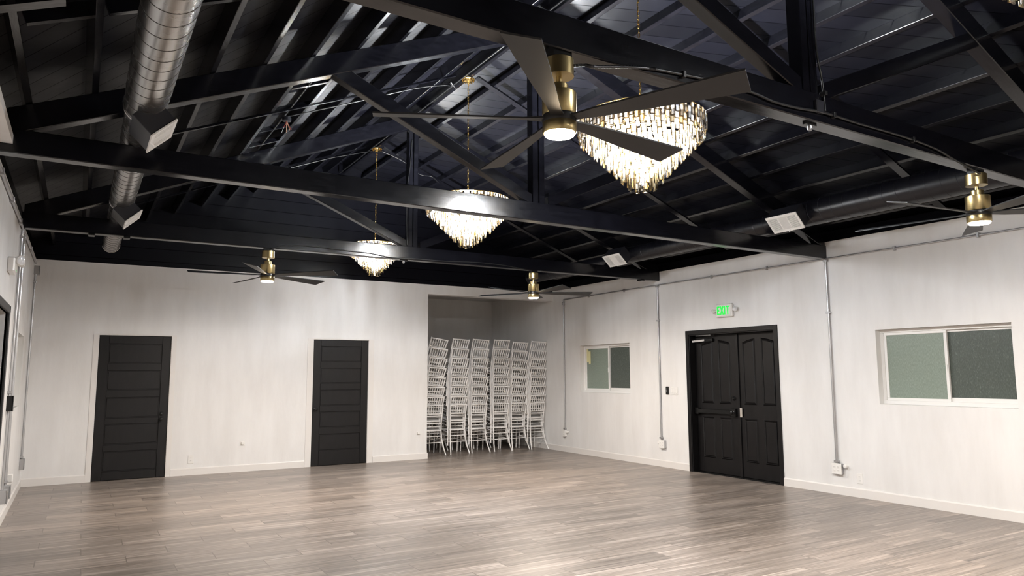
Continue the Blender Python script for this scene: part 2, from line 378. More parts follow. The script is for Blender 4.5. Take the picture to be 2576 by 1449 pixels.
# ------------------------------------------------------------------ interior panel doors
def panel_door(n, x0, x1, px0, px1, pz, knobx, knobside, bolt):
    d = empty('door_%d' % n, ((x0 + x1) / 2, .02, 0), kind='structure'); ox, oy = (x0 + x1) / 2, .02
    b = MB(); Y0, Y1 = .006 - oy, .045 - oy
    g = .004; a0, a1 = x0 + g - ox, x1 - g - ox; q0, q1 = px0 - ox, px1 - ox
    b.box((a0, .02 - oy, .006), (a1, Y1, DH - g))
    b.box((a0, Y0, .006), (q0, .02 - oy, DH - g)); b.box((q1, Y0, .006), (a1, .02 - oy, DH - g))
    zs = [.006] + [z for p in pz for z in p] + [DH - g]
    for i in range(0, len(zs), 2): b.box((q0, Y0, zs[i]), (q1, .02 - oy, zs[i + 1]))
    leaf = b.build('door_leaf', M_DOOR, d, bevel=.0035)
    for za, zb in pz:   # field of each recessed panel, with a groove around it
        MB().box((q0 + .014, .011 - oy, za + .014), (q1 - .014, .021 - oy, zb - .014)).build('door_panel', M_DOOR, leaf, bevel=.003)
    f = MB()
    f.box((x0 - ox, .05 - oy, 0), (x1 - ox, .2 - oy, DH))
    f.build('door_stop', M_DOOR, d)
    kx = knobx - ox
    kb = MB(); prof = [(.026, 0), (.026, .006), (.010, .010), (.010, .035), (.024, .045), (.027, .06), (.018, .07), (.001, .072)]
    vs = MB().lathe(prof, 20); kb.add([(kx + v[0], Y0 - v[2], .83 + v[1] if bolt else .904 + v[1]) for v in vs.v], vs.f); kb.build('door_knob', M_HW, d, smooth=40)
    if bolt:
        kb = MB(); vs = MB().lathe([(.028, 0), (.028, .008), (.02, .016), (.001, .018)], 20); kb.add([(kx + v[0], Y0 - v[2], .904 + v[1]) for v in vs.v], vs.f); kb.build('deadbolt', M_HW, d, smooth=40)
    return d
panel_door(1, *DL, .935, 1.622, [(.12, .40), (.491, .779), (.86, 1.15), (1.252, 1.53), (1.634, 1.912)], 1.652, 1, True)
panel_door(2, *DR, 3.970, 4.655, [(.239, .50), (.605, .858), (.955, 1.21), (1.316, 1.565), (1.667, 1.92)], 3.895, -1, False)

# ------------------------------------------------------------------ double entrance door
def off_poly(poly, d):
    n = len(poly); res = []
    ar = sum(poly[i][0] * poly[(i + 1) % n][1] - poly[(i + 1) % n][0] * poly[i][1] for i in range(n)); sg = 1 if ar > 0 else -1
    for i in range(n):
        p0, p1, p2 = Vector(poly[i - 1]), Vector(poly[i]), Vector(poly[(i + 1) % n])
        e1 = (p1 - p0).normalized(); e2 = (p2 - p1).normalized()
        n1 = Vector((-e1.y, e1.x)) * sg; n2 = Vector((-e2.y, e2.x)) * sg; m = n1 + n2
        res.append(tuple(p1 + m * (d / max(.3, m.dot(n1)))))
    return res
def double_door():
    root = empty('door_3', (W, -4.467, 0), kind='structure'); oy = -4.467
    b = MB(); T = -.016
    y0, y1, h = DD[0] - oy, DD[1] - oy, DD[2]
    for a, c in (((T, y0, 0), (.004, y0 + .062, h)), ((T, y1 - .062, 0), (.004, y1, h)), ((T, y0 + .062, h - .062), (.004, y1 - .062, h))): b.box(a, c)
    b.box((0, y0 + .05, 0), (.24, y0 + .066, h - .06)); b.box((0, y1 - .066, 0), (.24, y1 - .05, h - .06)); b.box((0, y0 + .066, h - .076), (.24, y1 - .066, h - .06))
    b.build('door_frame', M_DOOR, root, bevel=.003)
    MB().box((.01, y0 + .07, 0), (.22, y1 - .07, .006)).build('threshold', M_HW, root)
    X0, X1 = .12, .165
    def moulding(par, poly):
        m = MB(); a = poly; b1 = off_poly(poly, .011); b2 = off_poly(poly, .022); b3 = off_poly(poly, .034); n = len(poly)
        rings = [(a, X0), (b1, X0 - .015), (b2, X0 - .003), (b2, X0 - .0005), (b3, X0 - .008)]
        vs = []
        for pl, x in rings: vs += [(x, p[0], p[1]) for p in pl]
        fs = []
        for r in range(len(rings) - 1):
            for i in range(n): fs.append((r * n + i, r * n + (i + 1) % n, (r + 1) * n + (i + 1) % n, (r + 1) * n + i))
        fs.append(tuple((len(rings) - 1) * n + i for i in range(n)))
        m.add(vs, fs); m.build('raised_panel', M_DOOR, par)
    def leaf(ya, yb, cols, nm):
        L_ = MB().box((X0, ya - oy, .008), (X1, yb - oy, 2.024)).build(nm, M_DOOR, root, bevel=.003)
        (c0, c1), (c2, c3) = cols           # y ranges, c0>c1>c2>c3 (going towards the camera)
        cc = (c1 + c2) / 2; wid = (c0 - c3) / 2
        def top(y): t = (y - cc) / wid; return 1.945 - .055 * t * t
        for (ya_, yb_) in ((c0, c1), (c2, c3)):
            ys = [ya_ + (yb_ - ya_) * i / 8 for i in range(9)]
            moulding(L_, [(ya_ - oy, 1.015), (yb_ - oy, 1.015)] + [(y - oy, top(y)) for y in reversed(ys)])
            moulding(L_, [(ya_ - oy, .222), (yb_ - oy, .222), (yb_ - oy, .818), (ya_ - oy, .818)])
        return L_
    l1 = leaf(-3.69, -4.497, ((-3.80, -4.045), (-4.145, -4.372)), 'door_leaf')
    l2 = leaf(-4.503, -5.244, ((-4.60, -4.825), (-4.93, -5.155)), 'door_leaf')
    a = MB().box((X0 - .02, -4.487 - oy, .008), (X0, -4.53 - oy, 2.02)); a.build('astragal', M_DOOR, l2, bevel=.003)
    pb = MB().box((X0 - .055, -3.70 - oy, .868), (X0 - .03, -4.42 - oy, .93)); pb.box((X0 - .06, -3.70 - oy, .85), (X0, -3.76 - oy, .945)); pb.box((X0 - .05, -4.38 - oy, .84), (X0, -4.47 - oy, .955))
    pb.build('push_bar', M_HW, l1, bevel=.004)
    kn = MB().lathe([(.024, 0), (.024, .008), (.011, .014), (.011, .03), (.026, .045), (.026, .058), (.012, .066)], 20)
    k2 = MB(); k2.add([(X0 - .05 - v[2], -4.44 - oy + v[0], .90 + v[1]) for v in kn.v], [tuple(reversed(f)) for f in kn.f]); k2.build('door_knob', M_HW, l1, smooth=40)
    kn = MB().lathe([(.030, 0), (.030, .010), (.020, .018), (.018, .03), (.002, .032)], 20)
    k2 = MB(); k2.add([(X0 - v[2], -4.42 - oy + v[0], 1.096 + v[1]) for v in kn.v], [tuple(reversed(f)) for f in kn.f]); k2.build('deadbolt', M_HW, l1, smooth=40)
    tag(MB().box((X0 - .026, -4.533 - oy, .838), (X0 - .018, -4.572 - oy, .968)).build('strike_plate', M_STRIKE, l2), 'pale metal strike plate')
    MB().box((X0 - .04, -3.87 - oy, 1.925), (X0, -4.07 - oy, 1.975)).build('door_closer', M_HW, l1, bevel=.006)
    ar = MB(); ar.beam((X0 - .05, -3.93 - oy, 1.95), (X0 - .09, -3.72 - oy, 1.935), .028, .012, (0, 0, 1)); ar.build('closer_arm', M_HWGREY, l1)
    MB().box((X0 - .1, -3.80 - oy, 2.012), (X0 - .02, -4.10 - oy, 2.026)).build('closer_bracket', M_HWGREY, root)
    MB().box((.24, y0, 0), (.29, y1, h)).build('door_backing', M_OUT, root)
double_door()

# left wall door, mostly outside the picture
root = empty('door_4', (0, -4.525, 0), kind='structure'); oy = -4.525
b = MB()
for a, c in (((-.02, -3.75 - oy, 0), (.018, -3.68 - oy, 2.10)), ((-.02, -5.37 - oy, 0), (.018, -5.30 - oy, 2.10)), ((-.02, -5.37 - oy, 2.03), (.018, -3.68 - oy, 2.10))): b.box(a, c)
b.build('door_frame', M_DKFRAME, root, bevel=.004)
lf = MB().box((-.1, -5.28 - oy, .008), (-.06, -3.77 - oy, 2.02)).build('door_leaf', M_LEAFDARK, root)
MB().box((-.06, -4.56 - oy, .1), (-.055, -4.55 - oy, 1.95)).build('leaf_seam', M_HW, lf)
MB().box((-.29, -5.34 - oy, 0), (-.24, -3.7 - oy, 2.08)).build('door_backing', M_OUT, root)

# ------------------------------------------------------------------ windows
def window(n, y0, y1, z0, z1, side=1):
    X = W if side > 0 else 0; s = side
    root = empty('window_%d' % n, (X, (y0 + y1) / 2, z0), kind='structure'); oy, oz = (y0 + y1) / 2, z0
    A, B_ = y0 - oy, y1 - oy; H = z1 - z0; d0, d1 = s * .085, s * .16
    def fr(m, a, b, za, zb, w, wb, xa, xb):
        m.box((xa, a, za), (xb, b, za + wb)); m.box((xa, a, zb - w), (xb, b, zb)); m.box((xa, a, za + wb), (xb, a + w, zb - w)); m.box((xa, b - w, za + wb), (xb, b, zb - w))
    m = MB(); fr(m, A, B_, 0, H, .038, .045, d0, d1); m.build('window_frame', M_VINYL, root, bevel=.003)
    mid = (A + B_) / 2 - .01
    # far sash (slides, nearer the room), near lite fixed behind its screen
    m = MB(); fr(m, mid - .02, B_ - .036, .04, H - .036, .032, .034, s * .095, s * .12); sa = m.build('sliding_sash', M_VINYL, root, bevel=.003)
    MB().box((s * .105, mid + .01, .07), (s * .11, B_ - .066, H - .066)).build('window_pane', M_GLASSA, sa)
    m = MB(); fr(m, A + .036, mid + .012, .04, H - .036, .026, .05, s * .125, s * .15); sb = m.build('fixed_sash', M_VINYL, root, bevel=.003)
    MB().box((s * .135, A + .06, .085), (s * .14, mid - .012, H - .06)).build('window_pane', M_GLASSB, sb)
    MB().box((s * .084, mid - .012, H * .42), (s * .095, mid + .004, H * .52)).build('sash_latch', M_VINYL, sa)
    MB().box((s * .2, A - .02, -.02), (s * .22, B_ + .02, H + .02)).build('dark_backing', M_OUT, root)
window(1, WIN[0][0], WIN[0][1], WIN[0][2], WIN[0][3]); window(2, *WIN[1]); window(3, -2.2, -1.32, 1.11, 1.93, -1)
b = MB(); X = W + .1
b.box((X - .002, -1.005, 1.86), (X + .002, -.945, 1.905)); b.box((X - .002, -1.07, 1.665), (X + .002, -.945, 1.865)); b.box((X - .002, -1.07, 1.64), (X + .002, -1.015, 1.67))
tag(b.build('paper_note', M_NOTE), 'pale yellow paper notes stuck on the upper corner of the small window pane', 'paper note')

# ------------------------------------------------------------------ roof trusses
TL = {0: (2.96, 2.96), 1: (2.983, 2.918), 2: (2.914, 2.878), 3: (2.946, 2.942)}
WORD = ['above and behind the camera', 'nearest the camera, crossing the top of the picture', 'in the middle, below the middle chandelier canopy', 'farthest, next to the black gable']
TLAB = {0: 'black timber roof truss behind the viewpoint', 1: 'black timber roof truss carrying the large near fan and the flexible conduit',
        2: 'black timber roof truss crossing in front of the middle chandelier, no fan on it', 3: 'black timber roof truss nearest the back wall, crossing the smallest chandelier'}
for i, Y in enumerate(YT):
    zl, zr = TL[i]; t = empty('roof_truss', (RX, Y, zl), TLAB[i], 'roof truss', 'black timber roof trusses')
    def P(x, z): return (x - RX, z - zl)
    b = MB(); b.prism([P(0, zl), P(W, zr), P(W, zr + .165), P(RX, (zl + zr) / 2 + .18), P(0, zl + .165)], 0, TH, 'y'); b.build('tie_beam', M_TIMBER, t, bevel=.006)
    d = .185
    for s in (0, 1):
        e = (lambda x: x) if s == 0 else (lambda x: W - x)
        b = MB(); b.prism([P(e(.02), zc(.02)), P(e(RX), zc(RX)), P(e(RX), zc(RX, d)), P(e(.02), zc(.02, d))], .002, TH - .002, 'y'); b.build('top_chord', M_TIMBER, t, bevel=.005)
        zb = (zl + zr) / 2 + .16
        b = MB(); b.prism([P(e(2.231), 3.918), P(e(RX - .09), zb - .01), P(e(RX - .09), zb + .097), P(e(2.40), 3.962 + .02), P(e(2.30), 3.98)], .012, TH - .012, 'y'); b.build('web_brace', M_TIMBER, t, bevel=.005)
    zb = (zl + zr) / 2 + .17
    for a, c in ((-.068, -.006), (.004, .066)):
        b = MB(); b.box((a - .02, .006, zb - zl), (c - .02, TH - .006, zc(RX, .02) - zl)); b.build('king_post', M_TIMBER, t, bevel=.004)
    if i == 2: MB().beam((1.45 , TH - .01, 0), (1.46, TH - .01, 0), .01, .01).build('nail_plate', M_HW, t)
# purlins on top of the chords, the full length of the roof
pk = [.20 + .376 * k for k in range(11)]
ordn = ['lowest', 'second', 'third', 'fourth', 'fifth', 'sixth', 'seventh', 'eighth', 'ninth', 'tenth', 'eleventh']
nrm = Vector((-math.sin(SA), 0, math.cos(SA)))
for s in (0, 1):
    for k, x in enumerate(pk):
        b = MB(); cx = x if s == 0 else W - x; z0 = zc(x, .189)
        tx = Vector((math.cos(SA), 0, math.sin(SA))); n_ = Vector((-math.sin(SA), 0, math.cos(SA)))
        if s: tx.x *= -1; n_.x *= -1
        hh = .064; b.obox(Vector((0, (YB) / 2, 0)) + n_ * hh, tx * .0215, Vector((0, -YB / 2 - .003, 0)), n_ * hh)
        o = b.build('roof_purlin', M_PURLIN, bevel=.003, loc=(cx, 0, z0))
        tag(o, 'black roof purlin under the %s roof slope, %s up from the wall' % (('left', 'right')[s], ordn[k]), 'purlin', 'purlins under the %s roof slope' % ('left', 'right')[s])
b = MB().box((-.022, YB, 0), (.022, 0, .19)); tag(b.build('ridge_board', M_TIMBER, bevel=.004, loc=(RX, 0, zc(RX, .12))), 'black ridge board running along the peak of the roof', 'ridge board')
# flat straps across the purlins at each mid bay
for y, nm in ((-7.6, 'near'), (-4.63, 'middle'), (-1.6, 'far')):
    for s in (0, 1):
        w = .085 if (s or y == -7.6) else .035
        x0, x1 = (.02, .42) if (y == -7.6 and s == 0) else ((1.0, 4.1) if s == 0 else (.1, 4.18)); b = MB()
        f = (lambda x: x) if s == 0 else (lambda x: W - x)
        b.beam((f(x0), y, zc(x0, .184)), (f(x1), y, zc(x1, .184)), w, .02)
        tag(b.build('cross_strap', M_TIMBER), 'thin black strap under the purlins of the %s slope, %s roof bay' % (('left', 'right')[s], nm), 'strap', 'straps across the purlins')
# blocking between two purlins on the left slope
for j, y in enumerate((-5.28, -4.60, -3.90, -3.3)):
    b = MB(); b.beam((2.10, y, zc(2.10, .215)), (2.44, y, zc(2.44, .215)), .04, .045)
    tag(b.build('purlin_blocking', M_TIMBER), 'short black block between two purlins of the left slope, %s of four' % ('nearest', 'second nearest', 'second farthest', 'farthest')[j], 'blocking', 'short blocks between two purlins')
for j, x in enumerate((.39, .77, 1.15, 1.52)):
    b = MB(); b.beam((x - .165, -7.26, zc(x - .165, .28)), (x + .165, -7.26, zc(x + .165, .28)), .04, .09)
    tag(b.build('roof_bridging', M_TIMBER), 'black bridging block above the silver duct, %s from the left wall' % ordn[j].replace('lowest', 'first'), 'blocking', 'bridging blocks above the silver duct')

# ------------------------------------------------------------------ ducts
def duct(name, x, segs, mat, seam, label):
    # segs: (y0, y1, r, zc)
    t = empty(name, (x, segs[0][0], 0), label, 'air duct'); oy = segs[0][0]
    for i, (y0, y1, r, z) in enumerate(segs):
        n = 48; b = MB(); vs = []
        prof = [(y0, r), (y1, r)]
        if i + 1 < len(segs): prof.append((segs[i + 1][0], segs[i + 1][2]))
        for j, (yy, rr) in enumerate(prof):
            zz = z if j < 2 else segs[i + 1][3]
            vs += [(rr * math.cos(2 * math.pi * k / n), yy - oy, zz + rr * math.sin(2 * math.pi * k / n)) for k in range(n)]
        fs = [(a * n + k, a * n + (k + 1) % n, (a + 1) * n + (k + 1) % n, (a + 1) * n + k) for a in range(len(prof) - 1) for k in range(n)]
        if i == len(segs) - 1: fs.append(tuple(reversed([n * (len(prof) - 1) + k for k in range(n)])))
        b.add(vs, fs); p = b.build('duct_section', mat, t, smooth=40)
        turns = (y1 - y0) / .145; m = int(turns * 28); b = MB()
        pts = [((r + .0005) * math.cos(-2 * math.pi * q / 28), y0 - oy + .145 * q / 28, z + (r + .0005) * math.sin(-2 * math.pi * q / 28)) for q in range(m + 1)]
        b.tube(pts, .0019, 5); b.build('spiral_seam', seam, p, smooth=60)
        if i < len(segs) - 1 or True:
            b = MB(); b.tube([((r + .002) * math.cos(2 * math.pi * k / 32), y1 - oy, z + (r + .002) * math.sin(2 * math.pi * k / 32)) for k in range(32)], .005, 6, closed=True); b.build('end_collar', mat, p, smooth=60)
    return t
LD = [(YB + .3, -6.66, .124, 3.192), (-6.52, -3.78, .109, 3.178), (-3.66, -1.0, .100, 3.17)]
duct('spiral_duct', .857, LD, M_DUCT, M_SEAM, 'bare silver spiral air duct hanging under the left roof slope')
RD = [(YB + .3, -6.40, .145, 3.247), (-6.28, -3.38, .118, 3.215), (-3.26, -.75, .100, 3.195)]
duct('spiral_duct', 7.56, RD, M_BDUCT, M_BSEAM, 'black painted spiral air duct running along the right wall')
def register(xD, zD, xA, zA, y0, y1, label, sgn):
    # slanted register: D bottom edge, A top edge of the grille
    t = empty('air_register', ((xD + xA) / 2, (y0 + y1) / 2, (zD + zA) / 2), label, 'air register', 'white air registers on the ducts')
    u = Vector((xA - xD, 0, zA - zD)); ln = u.length; u.normalize(); n = Vector((sgn * .7071, 0, -.7071)); v = Vector((0, 1, 0)); hw = (y1 - y0) / 2; hl = ln / 2
    b = MB(); b.obox(-n * .085, u * (hl - .006), v * (hw - .006), n * .078); b.build('boot', M_BLACKBOX, t, bevel=.003)
    f = MB(); bw = .028
    for s in (-1, 1):
        f.obox(u * s * (hl - bw / 2), u * bw / 2, v * hw, n * .006); f.obox(v * s * (hw - bw / 2), u * (hl - bw), v * bw / 2, n * .006)
    for s in (-1, 1): f.obox(v * s * hw * .29, u * (hl - bw), v * .005, n * .005)
    f.build('grille_frame', M_GRILLE, t, bevel=.002)
    MB().obox(-n * .004, u * (hl - bw), v * (hw - bw), n * .002).build('grille_back', M_DARKSLOT, t)
    g = MB(); c = hw - bw
    for k in range(13):
        a = -hw * .27 + (hw * .54) * (k + .5) / 13; g.obox(v * a + n * .001, u * (hl - bw), v * .0028, n * .003)
    for s in (-1, 1):
        for k in range(13):
            a = -(hl - bw) + 2 * (hl - bw) * (k + .5) / 13; w2 = (c - hw * .31) / 2; g.obox(u * a + v * s * (hw * .31 + w2) + n * .001, u * .0034, v * w2, n * .003)
    g.build('louvre', M_GRILLE, t)
    MB().obox(-u * (hl - .012) + n * .018 - v * hw * .1, u * .004, v * .008, n * .014).build('damper_lever', M_GRILLE, t)
register(.888, 2.93, 1.03, 3.063, -6.89, -6.50, 'white register grille on the silver duct, the nearer and larger one', 1)
register(.888, 2.93, 1.03, 3.063, -3.98, -3.57, 'white register grille on the silver duct, the farther and smaller one', 1)
register(7.385, 3.053, 7.23, 3.214, -6.69, -6.28, 'white register grille on the black duct, the nearer one', -1)
register(7.385, 3.052, 7.23, 3.20, -3.66, -3.27, 'white register grille on the black duct, the farther one', -1)
# ------------------------------------------------------------------ ceiling fans
def make_fan(loc, phase, label):
    # loc = centre at the underside of the tie beam
    t = empty('ceiling_fan', loc, label, 'ceiling fan', 'black and brass ceiling fans')
    b = MB(); b.box((-.052, -.035, -.034), (.052, .035, 0)); b.build('mounting_bracket', M_HW, t)
    MB().lathe([(.071, -.116), (.071, -.036), (.067, -.032), (.001, -.032)][::-1], 48).build('canopy', M_BRASS, t, smooth=35)
    MB().lathe([(.014, -.205), (.014, -.114)][::-1], 20).build('downrod', M_BRASS, t, smooth=35)
    MB().lathe([(.041, -.154), (.044, -.158), (.044, -.194), (.078, -.196), (.081, -.200), (.081, -.300), (.078, -.305)], 48).build('motor_housing', M_BRASS, t, smooth=35)
    MB().lathe([(.070, -.303), (.080, -.308), (.084, -.325), (.080, -.342)], 48).build('hub', M_HUB, t, smooth=35)
    MB().lathe([(.079, -.338), (.080, -.340), (.080, -.385), (.076, -.392), (.072, -.392), (.072, -.38)], 48).build('light_ring', M_BRASS, t, smooth=35)
    MB().lathe([(.0715, -.378), (.0715, -.396), (.066, -.403), (.001, -.404)], 40).build('light_lens', M_FANLED, t, smooth=35)
    # blade: plan outline in (r, w), thickness, pitched and drooped root
    st = [(.060, .034, -.034), (.11, .030, -.030), (.18, .033, -.034), (.30, .040, -.043), (.45, .049, -.054), (.62, .059, -.065), (.80, .067, -.075)]
    for k in range(5):
        a = R(phase + 72 * k); m = MB(); vs = []; pit = R(14)
        for (r, w1, w2) in st + [(.868, .070, None)]:
            pr = pit * min(1, (r - .05) / .12)
            if w2 is None: pts = [(.856, w1), (.868, -.078)]
            else: pts = [(r, w1), (r, w2)]
            for (rr, w) in pts:
                dz = -w * math.tan(pr) * 1.0
                x = rr * math.cos(a) - w * math.sin(a); y = rr * math.sin(a) + w * math.cos(a)
                vs.append((x, y, -.322 + dz + .004)); vs.append((x, y, -.322 + dz - .004))
        fs = []; n = len(st) + 1
        for i in range(n - 1):
            a0 = i * 4; b0 = a0 + 4
            fs += [(a0, a0 + 2, b0 + 2, b0), (a0 + 1, b0 + 1, b0 + 3, a0 + 3), (a0, b0, b0 + 1, a0 + 1), (a0 + 2, a0 + 3, b0 + 3, b0 + 2)]
        fs += [(0, 1, 3, 2), ((n - 1) * 4, (n - 1) * 4 + 2, (n - 1) * 4 + 3, (n - 1) * 4 + 1)]
        m.add(vs, [tuple(reversed(f)) for f in fs]); m.build('blade', M_BLADE, t, smooth=25)
    la = bpy.data.lights.new('fan_lamp', 'AREA'); la.shape = 'DISK'; la.size = .13; la.energy = FAN_W; la.color = (1, .88, .76)
    lo = bpy.data.objects.new('fan_lamp', la); C.objects.link(lo); lo.parent = t; lo.location = (0, 0, -.408); la.spread = R(175)
    return t
FAN_W = 12
def zt(i, x): return TL[i][0] + (TL[i][1] - TL[i][0]) * x / W
make_fan((2.45, -9.05, zt(1, 2.45)), 10.5, 'black five blade ceiling fan with brass motor, the largest and nearest one')
make_fan((6.175, -9.05, zt(1, 6.14)), 29.5, 'black five blade ceiling fan with brass motor, in front of the upper right wall')
make_fan((2.435, -3.02, zt(3, 2.41) + .006), 30, 'black five blade ceiling fan with brass motor, over the wall between the two single doors')
make_fan((6.165, -3.02, zt(3, 6.14)), 53, 'black five blade ceiling fan with brass motor, above the stacked white chairs')
make_fan((2.43, -12.05, zt(0, 2.4)), 40, 'black ceiling fan with brass motor behind the viewpoint, left side')
make_fan((6.14, -12.05, zt(0, 6.1)), 5, 'black ceiling fan with brass motor behind the viewpoint, right side')

# ------------------------------------------------------------------ chandeliers
def crystal_mesh(L_):
    # flat prism with bevelled border on both broad faces
    b = MB(); w, d, e = .0170, .0055, .0050
    out_ = [(-w, 0), (w, 0), (w, -L_), (-w, -L_)]; inn = [(-w + e, -e), (w - e, -e), (w - e, -L_ + e), (-w + e, -L_ + e)]
    vs = [(x, 0, z) for x, z in out_] + [(x, -d, z) for x, z in inn] + [(x, d, z) for x, z in inn]
    fs = [(7, 6, 5, 4), (8, 9, 10, 11)]
    b.add(vs, fs); b.cur = 1
    b2 = [(i, 4 + i, 4 + (i + 1) % 4, (i + 1) % 4) for i in range(4)] + [(i, (i + 1) % 4, 8 + (i + 1) % 4, 8 + i) for i in range(4)]
    b.f += b2; b.mi += [1] * 8
    return b
CR_ME = crystal_mesh(.098); CR_DATA = CR_ME.mesh('crystal', [M_CRYST, M_CRYSTE])
CAM = Vector((.587, -11.72, 1.46))
def chandelier(x, y, ztop, zbot, Rm, label, power, visible=True):
    t = empty('chandelier', (x, y, ztop), label, 'chandelier', 'crystal chandeliers along the ridge')
    H = ztop - zbot; L_ = .105; sc = 1.0
    tiers = []; n = 9
    rmin = .22 * Rm
    for i in range(n):
        f = i / (n - 1)
        r = Rm - (Rm - rmin) * max(0, (f - .08) / .92); z = ztop - (H - L_) * (f * .92 + .08 * f * f)
        tiers.append((r, z))
    tiers.insert(1, (Rm - .012, ztop - .045)); tiers.append((rmin * .55, tiers[-1][1] - .005))
    tiers.append((Rm * .985, ztop + .0)); tiers.append((Rm * .8, ztop - .01)); 
    cr = []
    for ti, (r, z) in enumerate(tiers):
        m = max(6, int(2 * math.pi * r / .037))
        for k in range(m):
            a = 2 * math.pi * (k + .5 * (ti % 2)) / m; zz = z - (.034 if k % 2 else 0) + random.uniform(-.004, .004)
            cr.append((r * math.cos(a), r * math.sin(a), zz - ztop + random.uniform(0, .0), a + math.pi / 2 + random.uniform(-.25, .25)))
    cw = Vector((CAM.x - x, CAM.y - y)).normalized()
    cr.sort(key=lambda c: -(c[0] * cw.x + c[1] * cw.y) - .35 * (c[2] < -.1))
    # frame: rings on a tapering cage, with arms
    fr = MB()
    for (r, z) in tiers[:-2]:
        rr = max(.03, r - .008); fr.tube([(rr * math.cos(2 * math.pi * k / 40), rr * math.sin(2 * math.pi * k / 40), z - ztop + .004) for k in range(40)], .0035, 6, closed=True)
    for k in range(6):
        a = 2 * math.pi * k / 6
        fr.tube([(0.01 * math.cos(a), .01 * math.sin(a), .03), (Rm * .6 * math.cos(a), Rm * .6 * math.sin(a), .012), ((Rm - .01) * math.cos(a), (Rm - .01) * math.sin(a), .004)], .004, 6)
        fr.tube([((rr - .01) * math.cos(a), (rr - .01) * math.sin(a), zz - ztop + .004) for rr, zz in tiers[:-3]], .003, 5)
    fr.tube([(0, 0, .06), (0, 0, -H + .14)], .008, 8)
    fr.build('frame', M_GOLD, t, smooth=50)
    ind = 100 if visible else 0
    for c in cr[:ind]:
        o = bpy.data.objects.new('crystal', CR_DATA); C.objects.link(o); o.parent = t; o.location = c[:3]; o.rotation_euler = (0, 0, c[3])
    b = MB()
    for c in cr[ind:]:
        ca, sa = math.cos(c[3]), math.sin(c[3])
        b.add([(c[0] + v[0] * ca - v[1] * sa, c[1] + v[0] * sa + v[1] * ca, c[2] + v[2]) for v in CR_ME.v], CR_ME.f); b.mi[-10:] = CR_ME.mi
    rest = b.build('crystal_strands', [M_CRYST, M_CRYSTE], t); rest['kind'] = 'stuff'
    # bulbs
    nb = 0
    for rr, zz, m in ((Rm * .66, -.09, 8), (Rm * .38, -.24 * H / .53, 6), (Rm * .12, -.36 * H / .53, 3)):
        for k in range(m):
            a = 2 * math.pi * (k + .3) / m
            bb_ = MB().lathe([(.004, .028), (.012, .018), (.015, 0), (.011, -.016), (.003, -.022)], 12, (rr * math.cos(a), rr * math.sin(a), zz)); bb_.build('bulb', M_BULB, t, smooth=60)
    for rr, zz, e in ((0, -.10, .62), (0, -.30 * H / .53, .38)):
        la = bpy.data.lights.new('chandelier_lamp', 'POINT'); la.energy = power * e; la.color = (.90, .95, 1); la.shadow_soft_size = Rm * .2
        lo = bpy.data.objects.new('chandelier_lamp', la); C.objects.link(lo); lo.parent = t; lo.location = (rr, 0, zz)
    # chain and canopy
    zr = zc(RX, .115) - ztop
    ch = MB(); zz = .05; k = 0
    while zz < zr - .05:
        a = math.pi / 2 * (k % 2) + .3 * k; pts = []
        for q in range(12):
            an = 2 * math.pi * q / 12; u = .0095 * math.cos(an); w = .021 * math.sin(an)
            pts.append((u * math.cos(a), u * math.sin(a), zz + w))
        ch.tube(pts, .0024, 5, closed=True); zz += .036; k += 1
    ch.tube([(.004 * math.sin(q * .9), .004 * math.cos(q * .7), .03 + (zr - .06) * q / 30) for q in range(31)], .003, 5)
    ch.build('chain', M_GOLD, t, smooth=60)
    cp = MB().lathe([(.075, 0), (.075, -.006), (.06, -.014), (.05, -.03), (.02, -.038), (.014, -.05), (.004, -.055)], 32, (0, 0, zr))
    for q in range(12):
        a = 2 * math.pi * q / 12; cp.tube([(.05 * math.cos(a), .05 * math.sin(a), zr - .012), (.072 * math.cos(a), .072 * math.sin(a), zr - .012), (.066 * math.cos(a), .066 * math.sin(a), zr - .03)], .006, 6)
    cp.build('canopy', M_GOLD, t, smooth=40)
    return t
CH_W = 185
chandelier(4.235, -7.6, 3.42, 2.885, .49, 'lit crystal chandelier on a gold chain, the largest, behind the near fan', CH_W)
chandelier(4.275, -4.6, 3.42, 2.915, .475, 'lit crystal chandelier half behind the middle truss tie beam, second in size', CH_W)
chandelier(4.275, -1.6, 3.375, 2.945, .375, 'lit crystal chandelier, the smallest, nearest the back wall', CH_W * .38)
chandelier(4.27, -10.6, 3.42, 2.885, .49, 'lit crystal chandelier beside the viewpoint', CH_W * .36, False)
chandelier(4.27, -13.8, 3.42, 2.885, .49, 'lit crystal chandelier behind the viewpoint', CH_W * .3, False)

